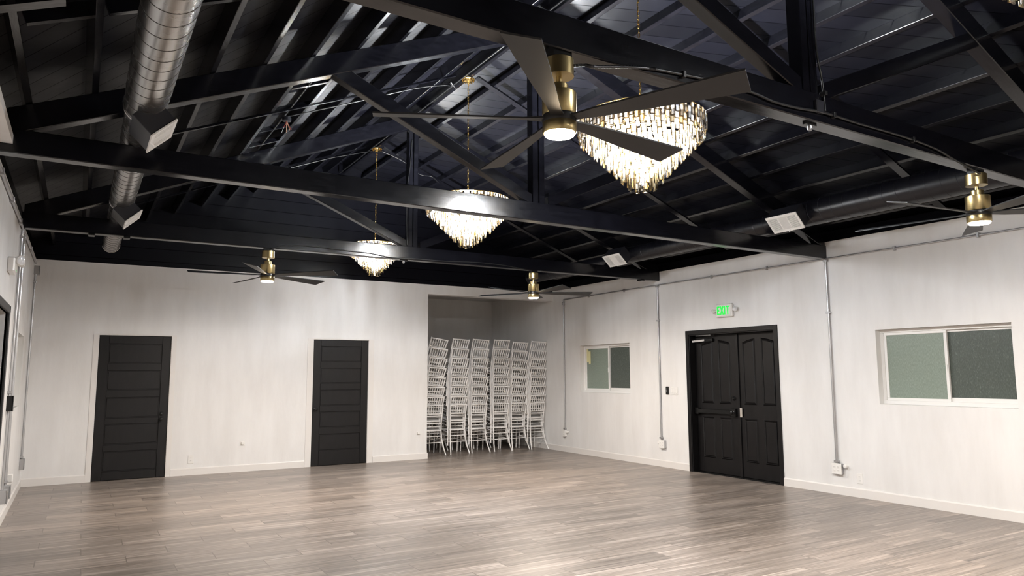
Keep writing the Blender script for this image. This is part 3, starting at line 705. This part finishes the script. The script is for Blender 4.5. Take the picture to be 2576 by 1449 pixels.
# ------------------------------------------------------------------ conduits, cables
def conduit(pts, r, mat, label, name='conduit', straps=(), group=None, cat='conduit', seg=10, smooth_steps=0):
    o = Vector(pts[0]); b = MB()
    P = [Vector(p) - o for p in pts]
    if smooth_steps:
        Q = []
        for i in range(len(P) - 1):
            p0, p1, p2, p3 = P[max(i - 1, 0)], P[i], P[i + 1], P[min(i + 2, len(P) - 1)]
            for k in range(smooth_steps):
                t = k / smooth_steps
                Q.append(.5 * ((2 * p1) + (p2 - p0) * t + (2 * p0 - 5 * p1 + 4 * p2 - p3) * t * t + (3 * p1 - p0 - 3 * p2 + p3) * t ** 3))
        Q.append(P[-1]); P = Q
    rr = [r * (1 if q % 2 else .72) for q in range(len(P))] if mat is M_FLEX else r
    b.tube(P, rr, seg); t = b.build(name, mat, loc=o, smooth=50); tag(t, label, cat, group)
    for p, ax in straps:
        s = MB(); q = Vector(p) - o
        h = r + .006
        if ax == 'z': s.box(q - Vector((h, h * 1.6, .012)), q + Vector((h, h * 1.6, .012)))
        elif ax == 'y': s.box(q - Vector((h, .012, h * 1.6)), q + Vector((h, .012, h * 1.6)))
        else: s.box(q - Vector((.01, h, h * 1.3)), q + Vector((.01, h, h * 1.3)))
        s.build('strap', mat, t, bevel=.002)
    return t
RW = W - .020
conduit([(RW, -6.105, 2.87), (RW, -6.105, .37)], .0125, M_GALV, 'silver conduit down the right wall between the double door and the big window', straps=[((RW, -6.105, 2.2), 'z'), ((RW, -6.105, 2.85), 'z'), ((RW, -6.105, .39), 'z')])
conduit([(RW, -3.03, 2.87), (RW, -3.03, .43)], .0125, M_GALV, 'silver conduit down the right wall between the small window and the double door', straps=[((RW, -3.03, 2.3), 'z'), ((RW, -3.03, 2.85), 'z'), ((RW, -3.03, .45), 'z')])
conduit([(RW, -.39, 2.87), (RW, -.39, .41)], .0125, M_GALV, 'silver conduit down the right wall beside the chair alcove', straps=[((RW, -.39, 2.82), 'z'), ((RW, -.39, 2.79), 'z'), ((RW, -.39, .43), 'z')])
conduit([(RW, YB + .02, 2.874), (RW, -.39, 2.874)], .010, M_GALV, 'thin silver conduit running level along the top of the right wall', straps=[((RW, y, 2.874), 'y') for y in (-7.9, -7.0, -5.2, -4.2, -2.2, -1.2)])
LW = .018
conduit([(LW, -.34, 2.80), (LW, -.34, .40)], .013, M_GALV, 'silver conduit down the left wall close to the back corner', straps=[((LW, -.34, 2.7), 'z'), ((LW, -.34, .42), 'z')])
conduit([(LW, -2.72, 2.93), (LW, -2.72, .36)], .012, M_GALV, 'silver conduit down the left wall, farther one of the close pair', straps=[((LW, -2.72, 2.85), 'z'), ((LW, -2.72, .40), 'z')])
conduit([(LW, -3.07, 2.93), (LW, -3.07, .36)], .012, M_GALV, 'silver conduit down the left wall, nearer one of the close pair', straps=[((LW, -3.07, 2.85), 'z'), ((LW, -3.07, 1.3), 'z')])
conduit([(LW, YB + .02, 2.95), (LW, -.34, 2.95)], .011, M_GALV, 'silver conduit running level along the top of the left wall', straps=[((LW, y, 2.95), 'y') for y in (-5.4, -4.4, -3.4, -1.6)])
yy = YT[1] - .014
conduit([(2.49, yy + .03, 2.90), (2.55, yy - .005, 2.903), (2.617, yy, 2.914), (2.865, yy, 2.965), (2.995, yy, 2.985)], .0085, M_FLEX, 'ribbed flexible conduit from the near fan canopy onto the truss', smooth_steps=26)
conduit([(2.995, yy, 2.985), (3.187, yy, 2.998), (3.418, yy, 3.01), (3.712, yy, 3.008), (3.892, yy, 2.99), (4.099, yy, 2.993), (4.282, yy, 3.008), (4.432, yy, 3.01), (4.668, yy, 3.004), (4.961, yy, 3.004), (5.274, yy, 2.998), (5.557, yy, 2.978), (5.752, yy, 2.942), (6.10, yy, 2.885)], .0075, M_CABLE, 'black cable clipped along the near truss to the right hand fan', name='cable', cat='cable', smooth_steps=5, straps=[((3.19, yy, 2.998), 'x'), ((4.43, yy, 3.01), 'x'), ((5.27, yy, 2.998), 'x')])
conduit([(4.29, yy, 4.6), (4.296, yy, 3.712), (4.294, yy, 3.508), (4.304, yy, 3.359), (4.331, yy, 3.24), (4.347, yy, 3.118), (4.35, yy, 3.02)], .0065, M_CABLE, 'black cable hanging down the king post of the near truss', name='cable', cat='cable', smooth_steps=5, straps=[((4.345, yy, 3.13), 'z')])
MBX = MB().box((-.035, -.022, -.04), (.035, .0, .04)); tag(MBX.build('junction_box', M_BLACKBOX, bevel=.004, loc=(4.30, YT[1] - .001, 3.04)), 'small black junction box at the foot of the near king post', 'junction box')
yy = YT[3] - .008
conduit([(2.45, yy, 2.93), (2.622, yy, 2.99), (3.002, yy, 3.010), (3.401, yy, 2.99), (3.66, yy, 2.985), (3.954, yy, 2.955), (4.285, yy, 2.962), (4.716, yy, 2.965), (5.199, yy, 2.985), (5.655, yy, 2.974), (6.10, yy, 2.93)], .006, M_CABLE, 'black cable along the farthest truss between its two fans', name='cable', cat='cable', smooth_steps=5)
conduit([(4.22, yy - .01, 4.55), (4.20, yy, 4.2), (4.165, yy, 3.9), (4.16, yy, 3.5), (4.17, yy, 3.14)], .006, M_CABLE, 'black cable hanging down the king post of the farthest truss', name='cable', cat='cable', smooth_steps=5)
def rz(x, o=.16): return zc(x, o)
conduit([(2.262, -4.46, rz(2.262, .16)), (2.9, -4.55, rz(2.9, .14)), (3.6, -4.6, rz(3.6, .14)), (3.95, -4.62, rz(3.95, .1)), (4.02, -4.7, rz(4.02, .05)), (3.95, -4.78, rz(3.95, .07))], .007, M_CABLE, 'black cable run from the loose junction box up to the middle chandelier', name='cable', cat='cable', smooth_steps=5)
conduit([(3.93, -4.85, rz(3.93, .06)), (4.02, -4.78, rz(4.02, .0)), (4.10, -4.7, rz(4.1, .02)), (4.2, -4.62, rz(4.2, .09))], .006, M_CABLE, 'short hooked black cable beside the middle chandelier canopy', name='cable', cat='cable', smooth_steps=5)
conduit([(3.0, -1.62, rz(3.0, .15)), (3.6, -1.6, rz(3.6, .15)), (4.2, -1.6, rz(4.2, .1))], .006, M_CABLE, 'black cable under the left slope to the smallest chandelier', name='cable', cat='cable')
conduit([(4.36, -1.6, rz(4.36, .12)), (4.7, -1.62, rz(4.7, .15)), (5.0, -1.55, rz(5.0, .13)), (5.15, -1.66, rz(5.15, .15)), (5.3, -1.6, rz(5.3, .15))], .006, M_CABLE, 'wavy black cable under the right slope by the smallest chandelier', name='cable', cat='cable', smooth_steps=5)
conduit([(RX - .09, YB + .1, zc(RX - .09, .14)), (RX - .09, -.05, zc(RX - .09, .14))], .010, M_CABLE, 'black conduit running along the left side of the ridge board', smooth_steps=0)
conduit([(2.255, -6.0, rz(2.255, .20)), (2.255, -3.1, rz(2.255, .20))], .010, M_CABLE, 'black conduit between two purlins under the left slope')
conduit([(4.15, -7.0, rz(4.15, .02)), (4.18, -8.2, rz(4.18, .0)), (4.1, -8.9, rz(4.1, .06))], .008, M_CABLE, 'loose black cable hanging by the ridge above the near truss', name='cable', cat='cable', smooth_steps=6)
t = empty('junction_box', (2.262, -4.46, rz(2.262, .13)), 'open junction box with loose wires hanging under the left slope', 'junction box')
MB().lathe([(.045, .02), (.045, -.015), (.03, -.02)], 16).build('box_body', M_BLACKBOX, t)
for k in range(5):
    a = k * 1.3; MB().tube([(0, 0, -.015), (.02 * math.cos(a), .02 * math.sin(a), -.06), (.05 * math.cos(a), .05 * math.sin(a), -.10 - .02 * (k % 3))], .0035, 5).build('loose_wire', (M_WIRER, M_WIREC, M_CABLE)[k % 3], t, smooth=60)
# sprinkler-like metal fixtures under the beams
for (x, y, z, lab) in ((4.28, -9.055, zt(1, 4.28), 'small metal clamp under the near truss tie beam'), (4.15, -3.02, zt(3, 3.8), 'small metal clamp under the far truss tie beam')):
    t = empty('beam_clamp', (x, y, z), lab, 'clamp'); MB().box((-.05, -.012, -.012), (.05, .012, 0)).build('plate', M_HW, t); MB().lathe([(.014, -.012), (.018, -.03), (.010, -.045)], 14).build('bolt_head', M_HWGREY, t, smooth=40)
for (x, y, z, lab) in ((.62, -3.02, zt(3, .6), 'black clip under the far tie beam close to the left wall'), (.95, -3.02, zt(3, .95), 'black clip under the far tie beam below the silver duct'), (8.2, -3.02, zt(3, 8.2), 'black clip under the far tie beam close to the right wall')):
    tag(MB().box((-.03, -.06, -.02), (.03, .058, 0)).build('beam_clip', M_HW, loc=(x, y, z), bevel=.003), lab, 'clip')

# ------------------------------------------------------------------ wall devices
def duplex(par, X, y, z, s=-1, ax='x', w=.035):
    for dz in (-.02, .02):
        b = MB()
        if ax == 'x': b.box((X, y - .015, z + dz - .013), (X + s * .003, y + .015, z + dz + .013))
        else: b.box((y - .015, X, z + dz - .013), (y + .015, X + s * .003, z + dz + .013))
        so = b.build('socket', M_WPLATE, par, bevel=.001)
        c = MB()
        for q in (-.006, .006):
            if ax == 'x': c.box((X + s * .0028, y + q - .0012, z + dz - .002), (X + s * .0042, y + q + .0012, z + dz + .007))
            else: c.box((y + q - .0012, X + s * .0028, z + dz - .002), (y + q + .0012, X + s * .0042, z + dz + .007))
        c.build('socket_slot', M_SLOT, so)
def sbox(y, z, wid, hei, gangs, label, wallx=W, s=-1, box=M_WPLATE, plate=M_WPLATE):
    t = empty('outlet_box', (wallx, y, z), label, 'outlet')
    b = MB().box((0, -wid / 2, -hei / 2), (s * .045, wid / 2, hei / 2)); b.build('box_body', box, t, bevel=.004)
    MB().box((s * .045, -wid / 2 - .002, -hei / 2 - .002), (s * .050, wid / 2 + .002, hei / 2 + .002)).build('cover_plate', plate, t, bevel=.002)
    for g in range(gangs): duplex(t, s * .050, (g - (gangs - 1) / 2) * .052, 0, s)
    return t
sbox(-6.115, .308, .13, .125, 2, 'surface outlet box with four sockets below the conduit nearest the big window', box=M_GALV)
sbox(-3.06, .355, .115, .12, 2, 'surface outlet box below the conduit left of the double door', box=M_GALV)
sbox(-.39, .345, .07, .12, 1, 'surface outlet box below the conduit by the chair alcove')
for (y, z, lab) in ((-6.225, .345, 'round white adaptor beside the four socket outlet box'), (-.47, .37, 'white adaptor beside the alcove outlet box'), (-2.98, .37, 'small grey knockout fitting on the outlet box left of the double door')):
    b = MB(); v = MB().lathe([(.018, -.004), (.022, .02), (.022, .045), (.014, .05)], 18); b.add([(-q[2], q[0], q[1]) for q in v.v], [tuple(reversed(f)) for f in v.f])
    tag(b.build('plug_adaptor', M_WPLATE, loc=(W, y, z), smooth=40), lab, 'plug')
def plate_x(y, z, w, h, label, name, n, kind):
    t = empty(name, (W, y, z), label, 'switch' if kind == 's' else 'outlet')
    MB().box((0, -w / 2, -h / 2), (-.006, w / 2, h / 2)).build('cover_plate', M_WPLATE, t, bevel=.002)
    if kind == 's':
        for k in range(n):
            c = (k - (n - 1) / 2) * .046; MB().box((-.006, c - .016, -.033), (-.010, c + .016, .033)).build('rocker', M_WPLATE, t, bevel=.0015)
            MB().box((-.0055, c - .018, -.035), (-.0066, c + .018, .035)).build('rocker_gap', M_SLOT, t)
    else: duplex(t, -.006, 0, 0)
    return t
plate_x(-3.335, 1.185, .155, .118, 'white triple rocker switch plate beside the double door', 'light_switch', 3, 's')
plate_x(-6.385, .218, .075, .118, 'flush white outlet low on the wall right of the conduit by the big window', 'wall_outlet', 1, 'o')
t = empty('door_keypad', (W, -3.185, 1.19), 'black keypad on the wall between conduit and switch plate', 'keypad')
MB().box((.004, -.028, -.062), (-.022, .028, .062)).build('keypad_body', M_HW, t, bevel=.006)
for k in range(3): MB().box((-.022, -.012, .02 - k * .022), (-.024, .012, .034 - k * .022)).build('keypad_button', M_HWGREY, t)
def plate_y(x, z, w, h, label, name, sock):
    t = empty(name, (x, 0, z), label, 'outlet')
    MB().box((-w / 2, 0, -h / 2), (w / 2, -.007, h / 2)).build('cover_plate', M_WPLATE, t, bevel=.002)
    if sock: duplex(t, -.007, 0, 0, -1, 'y')
    else: MB().box((-.022, -.007, -.018), (.018, -.032, .020)).build('jack', M_WPLATE, t, bevel=.002)
plate_y(2.077, .226, .075, .12, 'flush white outlet low on the back wall beside the left door', 'wall_outlet', True)
plate_y(2.797, .425, .07, .06, 'small white jack box on the back wall between the two doors', 'wall_jack', False)
plate_y(5.702, .445, .06, .055, 'small white jack box on the back wall next to the alcove', 'wall_jack', False)
# left wall boxes
def lbox(y, z, w, h, d, mat, label, name='outlet_box', cat='outlet'):
    t = empty(name, (0, y, z), label, cat); MB().box((0, -w / 2, -h / 2), (d, w / 2, h / 2)).build('box_body', mat, t, bevel=.004)
    MB().box((d, -w / 2 - .002, -h / 2 - .002), (d + .005, w / 2 + .002, h / 2 + .002)).build('cover_plate', M_GALV if mat is not M_HW else M_HW, t, bevel=.002); return t
lbox(-.34, .33, .11, .14, .05, M_GALV, 'grey metal box at the foot of the corner conduit on the left wall')
lbox(-2.72, .30, .11, .13, .06, M_GALV, 'grey metal box at the foot of the paired conduits on the left wall')
lbox(-3.07, .30, .10, .13, .06, M_GALV, 'grey metal box at the foot of the nearer of the paired conduits')
lbox(-.30, 2.86, .10, .12, .06, M_GALV, 'grey metal junction box high in the left back corner', 'junction_box', 'junction box')
t = lbox(-3.07, 1.19, .08, .15, .05, M_HW, 'black switch box on the left wall conduit beside the dark door', 'switch_box', 'switch')
MB().box((.055, -.018, -.03), (.061, .018, .03)).build('switch_paddle', M_WPLATE, t)
t = empty('wall_adaptor', (0, -2.62, .42), 'white plug adaptor above the grey box of the paired conduits', 'plug'); MB().box((0, -.03, -.04), (.07, .03, .04)).build('adaptor_body', M_WPLATE, t, bevel=.006)
# emergency light, left wall
t = empty('emergency_light', (0, -4.02, 2.43), 'white twin head emergency light high on the left wall', 'emergency light')
MB().box((-.004, -.15, -.065), (.055, .15, .065)).build('housing', M_WPLATE, t, bevel=.012)
def lamp_head(par, c, d, r=.045):
    d = Vector(d).normalized(); v = MB().lathe([(.016, -.045), (r * .7, -.03), (r, 0), (r, .014), (r * .9, .018)], 22)
    q = Vector((0, 0, 1)).rotation_difference(d); b = MB(); b.add([tuple(q @ Vector(p) + Vector(c)) for p in v.v], v.f); o = b.build('lamp_head', M_WPLATE, par, smooth=35)
    v = MB().lathe([(r * .86, .0185), (r * .5, .024), (.002, .026)], 22); b = MB(); b.add([tuple(q @ Vector(p) + Vector(c)) for p in v.v], v.f); b.build('lens', M_LENS, o, smooth=40)
lamp_head(t, (.085, .07, .045), (.6, .3, .1)); lamp_head(t, (.085, -.07, .045), (.6, -.5, -.1))
MB().box((.055, .02, -.045), (.058, .03, -.035)).build('indicator', M_LED, t)
# exit sign, right wall
t = empty('exit_sign', (W, -4.44, 2.355), 'green lit EXIT sign with two lamp heads above the double door', 'exit sign')
MB().box((0, -.15, -.095), (-.055, .15, .095)).build('housing', M_WPLATE, t, bevel=.012)
MB().box((-.055, -.13, -.078), (-.058, .13, .078)).build('face_plate', M_WPLATE, t)
def seg(b, p, q, w=.020): b.beam((-.060, p[0], p[1]), (-.060, q[0], q[1]), .004, w, (1, 0, 0))
def letters():
    b = MB(); H_ = .062
    # reading direction: from far (+y) to near (-y) as seen from the room
    def c(o, u, v): return (.118 - (o + u), v * H_)
    o = 0
    for p, q in (((.010, -1), (.010, 1)), ((.0, .84), (.05, .84)), ((.0, 0), (.043, 0)), ((.0, -.84), (.05, -.84))): seg(b, c(o, *p), c(o, *q))
    o = .066
    seg(b, c(o, 0.0, -1), c(o, .052, 1)); seg(b, c(o, 0.0, 1), c(o, .052, -1))
    o = .132; seg(b, c(o, .012, -1), c(o, .012, 1))
    o = .168; seg(b, c(o, .032, -1), c(o, .032, 1)); seg(b, c(o, 0, .84), c(o, .064, .84))
    return b
letters().build('exit_letters', M_EXIT, t)
MB().box((-.02, -.19, -.012), (-.035, .19, .0)).build('lamp_arm', M_WPLATE, t)
lamp_head(t, (-.05, .195, .0), (-.6, .5, -.15), .036); lamp_head(t, (-.05, -.205, .01), (-.6, -.6, -.1), .036)

# ------------------------------------------------------------------ chairs
def make_chair():
    t = empty('chiavari_chair', (0, 0, 0), 'x', 'chair')
    rear = [(.192, -.295, 0), (.172, -.235, .13), (.153, -.185, .30), (.147, -.170, .44), (.151, -.178, .58), (.158, -.195, .74), (.166, -.222, .905)]
    for s in (-1, 1):
        m = MB(); P = [(s * x, y, z) for x, y, z in rear]
        m.tube(P, [.0115, .013, .014, .0145, .0135, .013, .012], 8)
        for z in (.30, .50, .60, .70):
            i = max(k for k in range(6) if rear[k][2] <= z); f = (z - rear[i][2]) / (rear[i + 1][2] - rear[i][2]); q = [rear[i][k] + f * (rear[i + 1][k] - rear[i][k]) for k in range(3)]
            m.tube([(s * q[0], q[1], z - .008), (s * q[0], q[1], z), (s * q[0], q[1], z + .008)], [.0135, .0175, .0135], 8)
        m.build('leg', M_CHAIR, t, smooth=50)
        m = MB(); m.tube([(s * .180, .200, 0), (s * .180, .188, .20), (s * .180, .180, .43)], [.0105, .013, .0145], 8); m.tube([(s * .180, .184, .29), (s * .180, .1835, .30), (s * .18, .183, .31)], [.013, .018, .013], 8); m.build('leg', M_CHAIR, t, smooth=50)
    m = MB(); m.prism([(-.150, -.19), (.150, -.19), (.195, .10), (.190, .195), (-.190, .195), (-.195, .10)], .425, .455, 'z'); m.build('seat', M_CHAIR, t, bevel=.006)
    m = MB()
    def yb(z):
        i = max(k for k in range(6) if rear[k][2] <= z); f = (z - rear[i][2]) / (rear[i + 1][2] - rear[i][2]); return rear[i][1] + f * (rear[i + 1][1] - rear[i][1]), rear[i][0] + f * (rear[i + 1][0] - rear[i][0])
    for z, r in ((.888, .0125), (.735, .010), (.70, .009), (.565, .010)):
        y, x = yb(z); m.tube([(-x, y, z), (-x * .5, y - .008, z + (.004 if z > .8 else 0)), (0, y - .011, z + (.006 if z > .8 else 0)), (x * .5, y - .008, z + (.004 if z > .8 else 0)), (x, y, z)], r, 8)
    ya, _ = yb(.888); yc, _ = yb(.735)
    for k in range(6):
        x = -.112 + .0448 * k; m.tube([(x, yc - .008, .735), (x * 1.05, ya - .008, .885)], .0075, 6)
    m.build('backrest', M_CHAIR, t, smooth=50)
    m = MB()
    for z in (.335, .225):
        y, x = yb(z); m.tube([(-x, y, z), (x, y, z)], .0085, 6); m.tube([(-.18, .187, z + .02), (.18, .187, z + .02)], .0085, 6)
        for s in (-1, 1): m.tube([(s * x, y, z), (s * .18, .187, z + .0)], .0085, 6)
    m.build('stretcher', M_CHAIR, t, smooth=50)
    return t
nth = ['bottom', 'second', 'third', 'fourth', 'fifth', 'sixth', 'seventh', 'top']
fst = ['leftmost', 'second', 'third', 'fourth', 'fifth', 'rightmost']
proto = None
def stack(x, y, n, dz, tilt, si, row, lean=0.0, rzv=0.0, total=6):
    global proto
    for k in range(n):
        if proto is None: proto = make_chair(); c = proto
        else: c = dup_tree(proto)
        th = R(9.0 + tilt * .5 * k); ly = R(lean) * k
        # pivot at seat height
        mat = Matrix.Translation((x + lean * .0022 * k, y + .055 + .001 * k, dz * k + .455)) @ Matrix.Rotation(R(rzv + random.uniform(-1.2, 1.2)), 4, 'Z') @ Matrix.Rotation(ly, 4, 'Y') @ Matrix.Rotation(th, 4, 'X') @ Matrix.Translation((0, 0, -.44))
        if k == 0: mat = Matrix.Translation((x, y, 0)) @ Matrix.Rotation(R(rzv), 4, 'Z')
        c.matrix_world = mat
        pos = 'top' if k == n - 1 else nth[k]
        pos = {'top': 'topmost', 'bottom': 'standing on the floor'}.get(pos, pos + ' from the floor')
        c['label'] = 'white slatted chair, %s in the %s stack%s, %s row' % (pos, si, '' if 'most' in si else ' from the left', row)
        c['category'] = 'chair'; c['group'] = 'white chairs stacked in the alcove, %s row' % row
FY = .60
for i, (x, n, dz, tl, le) in enumerate(((6.19, 8, .181, 1.6, 1.2), (6.675, 8, .180, 1.3, .45), (7.11, 8, .180, 1.2, .35), (7.59, 8, .180, 1.1, .1), (7.99, 8, .175, 1.3, .3), (8.345, 8, .178, 1.4, .3))):
    stack(x, FY - (.12 if i == 5 else 0), n, dz, tl, fst[i], 'front', le, (0, .0, .0, .0, 0, 0)[i])
for i, (x, n, dz) in enumerate(((6.12, 8, .177), (6.58, 8, .176), (7.06, 8, .178), (7.53, 8, .178), (7.98, 8, .168))):
    stack(x, FY + .72, n, dz, 1.1, fst[i] if i < 4 else 'rightmost', 'rear', .2)

# ------------------------------------------------------------------ camera
cam = bpy.data.cameras.new('camera'); co = bpy.data.objects.new('camera', cam); C.objects.link(co)
yaw, pitch, roll = 0.54, 0.1189, -0.0041
fw = Vector((math.sin(yaw) * math.cos(pitch), math.cos(yaw) * math.cos(pitch), math.sin(pitch))); rt = Vector((math.cos(yaw), -math.sin(yaw), 0)); up = rt.cross(fw)
r2 = rt * math.cos(roll) + up * math.sin(roll); u2 = -rt * math.sin(roll) + up * math.cos(roll)
mt = Matrix((r2, u2, -fw)).transposed().to_4x4(); mt.translation = CAM
co.matrix_world = mt
cam.sensor_width = 36; cam.sensor_fit = 'HORIZONTAL'; cam.lens = 1808.1 / 2576 * 36; cam.clip_start = .05; cam.clip_end = 100
bpy.context.scene.camera = co
# world: faint
w = bpy.data.worlds.new('world'); bpy.context.scene.world = w; w.use_nodes = True; w.node_tree.nodes['Background'].inputs[0].default_value = (.01, .012, .02, 1); w.node_tree.nodes['Background'].inputs[1].default_value = .3
sc = bpy.context.scene
sc.view_settings.view_transform = 'Standard'; sc.view_settings.look = 'None'; sc.view_settings.gamma = 1; sc.view_settings.exposure = 2.5
sc.view_settings.use_curve_mapping = False
cy = sc.cycles
cy.use_denoising = True; cy.use_adaptive_sampling = True; cy.adaptive_threshold = .045; cy.max_bounces = 7; cy.diffuse_bounces = 3; cy.glossy_bounces = 3; cy.transmission_bounces = 4; cy.transparent_max_bounces = 12
cy.sample_clamp_indirect = 6; cy.caustics_reflective = False; cy.caustics_refractive = False
